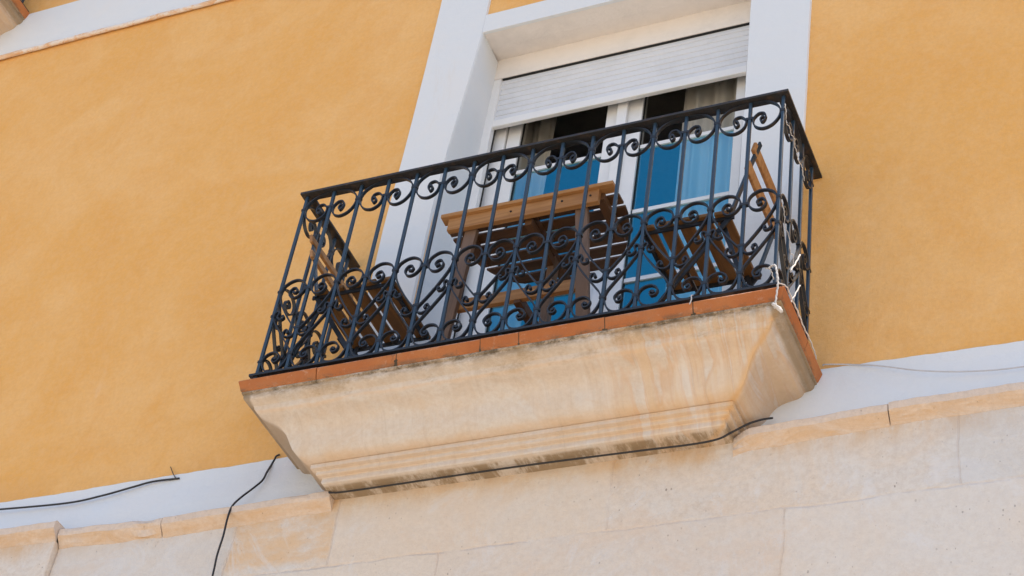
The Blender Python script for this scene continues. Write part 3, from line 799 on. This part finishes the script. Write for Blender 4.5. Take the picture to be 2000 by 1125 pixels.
# ================================================================ CABLES AND STRING_GLINT
def cable(name, pts, r, mat, label, cat, group=None, n=8):
    bm = bmesh.new(); sweep(bm, catmull([Vector(p) for p in pts], n), r, 8)
    o = link(name, bm, mat, None, smooth=True); tag(o, label, cat, group); return o
cable('cable', [(-8, -0.03, -0.2), (-3.6, -0.045, -0.16), (-2.9, -0.045, -0.13), (-2.609, -0.045, -0.135), (-2.497, -0.045, -0.146), (-2.149, -0.042, -0.165), (-1.977, -0.038, -0.15), (-1.839, -0.03, -0.122), (-1.749, -0.024, -0.104), (-1.626, -0.018, -0.103)], .0042, CABLE, 'black cable sagging along the white strip at lower left', 'cable', 'black cables on the facade')
cable('wire_end', [(-1.699, -0.006, -0.023), (-1.67, -0.012, -0.067), (-1.64, -0.02, -0.104)], .0018, CABLE, 'short thin black wire end sticking up from the cable at lower left', 'wire')
cable('cable', [(-1.186, -0.008, -0.069), (-1.19, -0.015, -0.104), (-1.186, -0.036, -0.156), (-1.183, -0.055, -0.212), (-1.201, -0.075, -0.262), (-1.23, -0.1, -0.323), (-1.236, -0.13, -0.385), (-1.228, -0.148, -0.458), (-1.223, -0.15, -0.541), (-1.234, -0.14, -0.624), (-1.236, -0.13, -0.71), (-1.24, -0.112, -1.0), (-1.24, -0.11, -3.0), (-1.24, -0.11, -5.9)], .0042, CABLE, 'black cable hanging down over the ledge, left of the balcony corbel', 'cable', 'black cables on the facade')
cable('wire_end', [(-1.186, -0.008, -0.069), (-1.181, -0.01, -0.058), (-1.168, -0.008, -0.05)], .004, CABLE, 'black wire tip curling out of the ochre wall above the hanging cable', 'wire')
cy = -.158
cable('cable', [(-0.805, -0.1, -0.36), (-0.79, -0.15, -0.402), (-0.769, -0.16, -0.4145), (-0.657, -0.158, -0.418), (-0.026, -0.158, -0.417), (0.472, -0.158, -0.426), (0.654, -0.158, -0.431), (0.759, -0.165, -0.431), (0.81, -0.158, -0.403), (0.86, -0.14, -0.362), (0.9, -0.115, -0.33), (0.93, -0.08, -0.3)], .0040, CABLE, 'black cable running under the base of the balcony corbel', 'cable', 'black cables on the facade')
cable('cable', [(1.088, -0.006, -0.03), (1.097, -0.01, -0.028), (1.189, -0.012, -0.048), (1.305, -0.03, -0.093), (1.455, -0.055, -0.165), (1.62, -0.06, -0.205), (1.804, -0.06, -0.22), (2.2, -0.06, -0.21), (3.0, -0.05, -0.16), (3.7, -0.05, -0.15)], .0026, CABLE2, 'thin white painted cable on the plaster strip right of the balcony', 'cable')
pass
# white string tied at the right corner; side-rail pieces stand in for sun glints
st = empty('string', 'frayed white string knotted on the right front corner of the balcony, with added white strands imitating sun glints on the side rail', 'string', (1.055, -.497, -.05))
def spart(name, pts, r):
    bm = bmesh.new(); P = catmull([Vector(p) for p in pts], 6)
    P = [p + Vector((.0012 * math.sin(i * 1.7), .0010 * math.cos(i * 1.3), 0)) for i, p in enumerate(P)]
    sweep(bm, P, r, 6); o = link(name, bm, STRING_GLINT, st, smooth=True); o.location = -st.location
spart('strand_and_glint', [(1.020, -.474, .044), (1.030, -.478, .050), (1.044, -.485, .046), (1.052, -.492, .030), (1.058, -.498, .0), (1.064, -.501, -.035), (1.066, -.502, -.070), (1.063, -.501, -.110), (1.060, -.499, -.150), (1.062, -.496, -.170)], .0036)
spart('strand_and_glint', [(1.040, -.472, -.010), (1.034, -.482, .020), (1.026, -.486, .034), (1.012, -.482, .040)], .0020)
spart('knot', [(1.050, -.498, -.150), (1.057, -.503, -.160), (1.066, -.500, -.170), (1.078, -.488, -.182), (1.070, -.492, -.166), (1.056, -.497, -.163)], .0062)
spart('strand_and_glint', [(1.066, -.502, -.062), (1.080, -.492, -.060), (1.090, -.470, -.060), (1.0905, -.40, -.062), (1.0915, -.34, -.061), (1.0905, -.27, -.066), (1.092, -.20, -.062), (1.091, -.13, -.066), (1.090, -.10, -.075)], .0026)
spart('strand_and_glint', [(1.050, -.468, .905), (1.052, -.455, .868), (1.046, -.432, .842), (1.053, -.400, .838), (1.050, -.378, .829), (1.055, -.348, .832), (1.048, -.321, .820), (1.053, -.290, .806), (1.047, -.270, .798), (1.052, -.235, .796), (1.049, -.212, .790), (1.051, -.190, .760)], .0017)  # from here on, added white pieces imitate sun glints on the side rail
spart('strand_and_glint', [(1.050, -.455, .400), (1.054, -.430, .350), (1.049, -.400, .318), (1.053, -.360, .300), (1.049, -.322, .255), (1.053, -.300, .262), (1.049, -.290, .215)], .0015)
spart('strand_and_glint', [(1.050, -.322, .163), (1.052, -.266, .255), (1.050, -.213, .344)], .0034)
spart('strand_and_glint', [(1.050, -.307, .022), (1.052, -.255, .112), (1.050, -.200, .202)], .0030)
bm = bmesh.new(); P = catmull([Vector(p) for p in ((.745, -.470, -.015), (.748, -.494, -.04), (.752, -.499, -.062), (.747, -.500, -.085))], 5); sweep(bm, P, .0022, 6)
o = link('string', bm, STRING_GLINT, None, smooth=True); tag(o, 'short bit of white thread caught on the bottom rail below the right chair', 'string')

# ================================================================ STREET
bm = bmesh.new(); f = bm.faces.new([bm.verts.new(p) for p in ((-600, -600, -6.05), (600, -600, -6.05), (600, 600, -6.05), (-600, 600, -6.05))])
o = link('street', bm, STREET); o['kind'] = 'structure'
bm = bmesh.new(); box(bm, -40, 40, -2.2, 5.4, -6.2, -5.93); o = link('pavement', bm, STREET, bevel=.01); o['kind'] = 'structure'
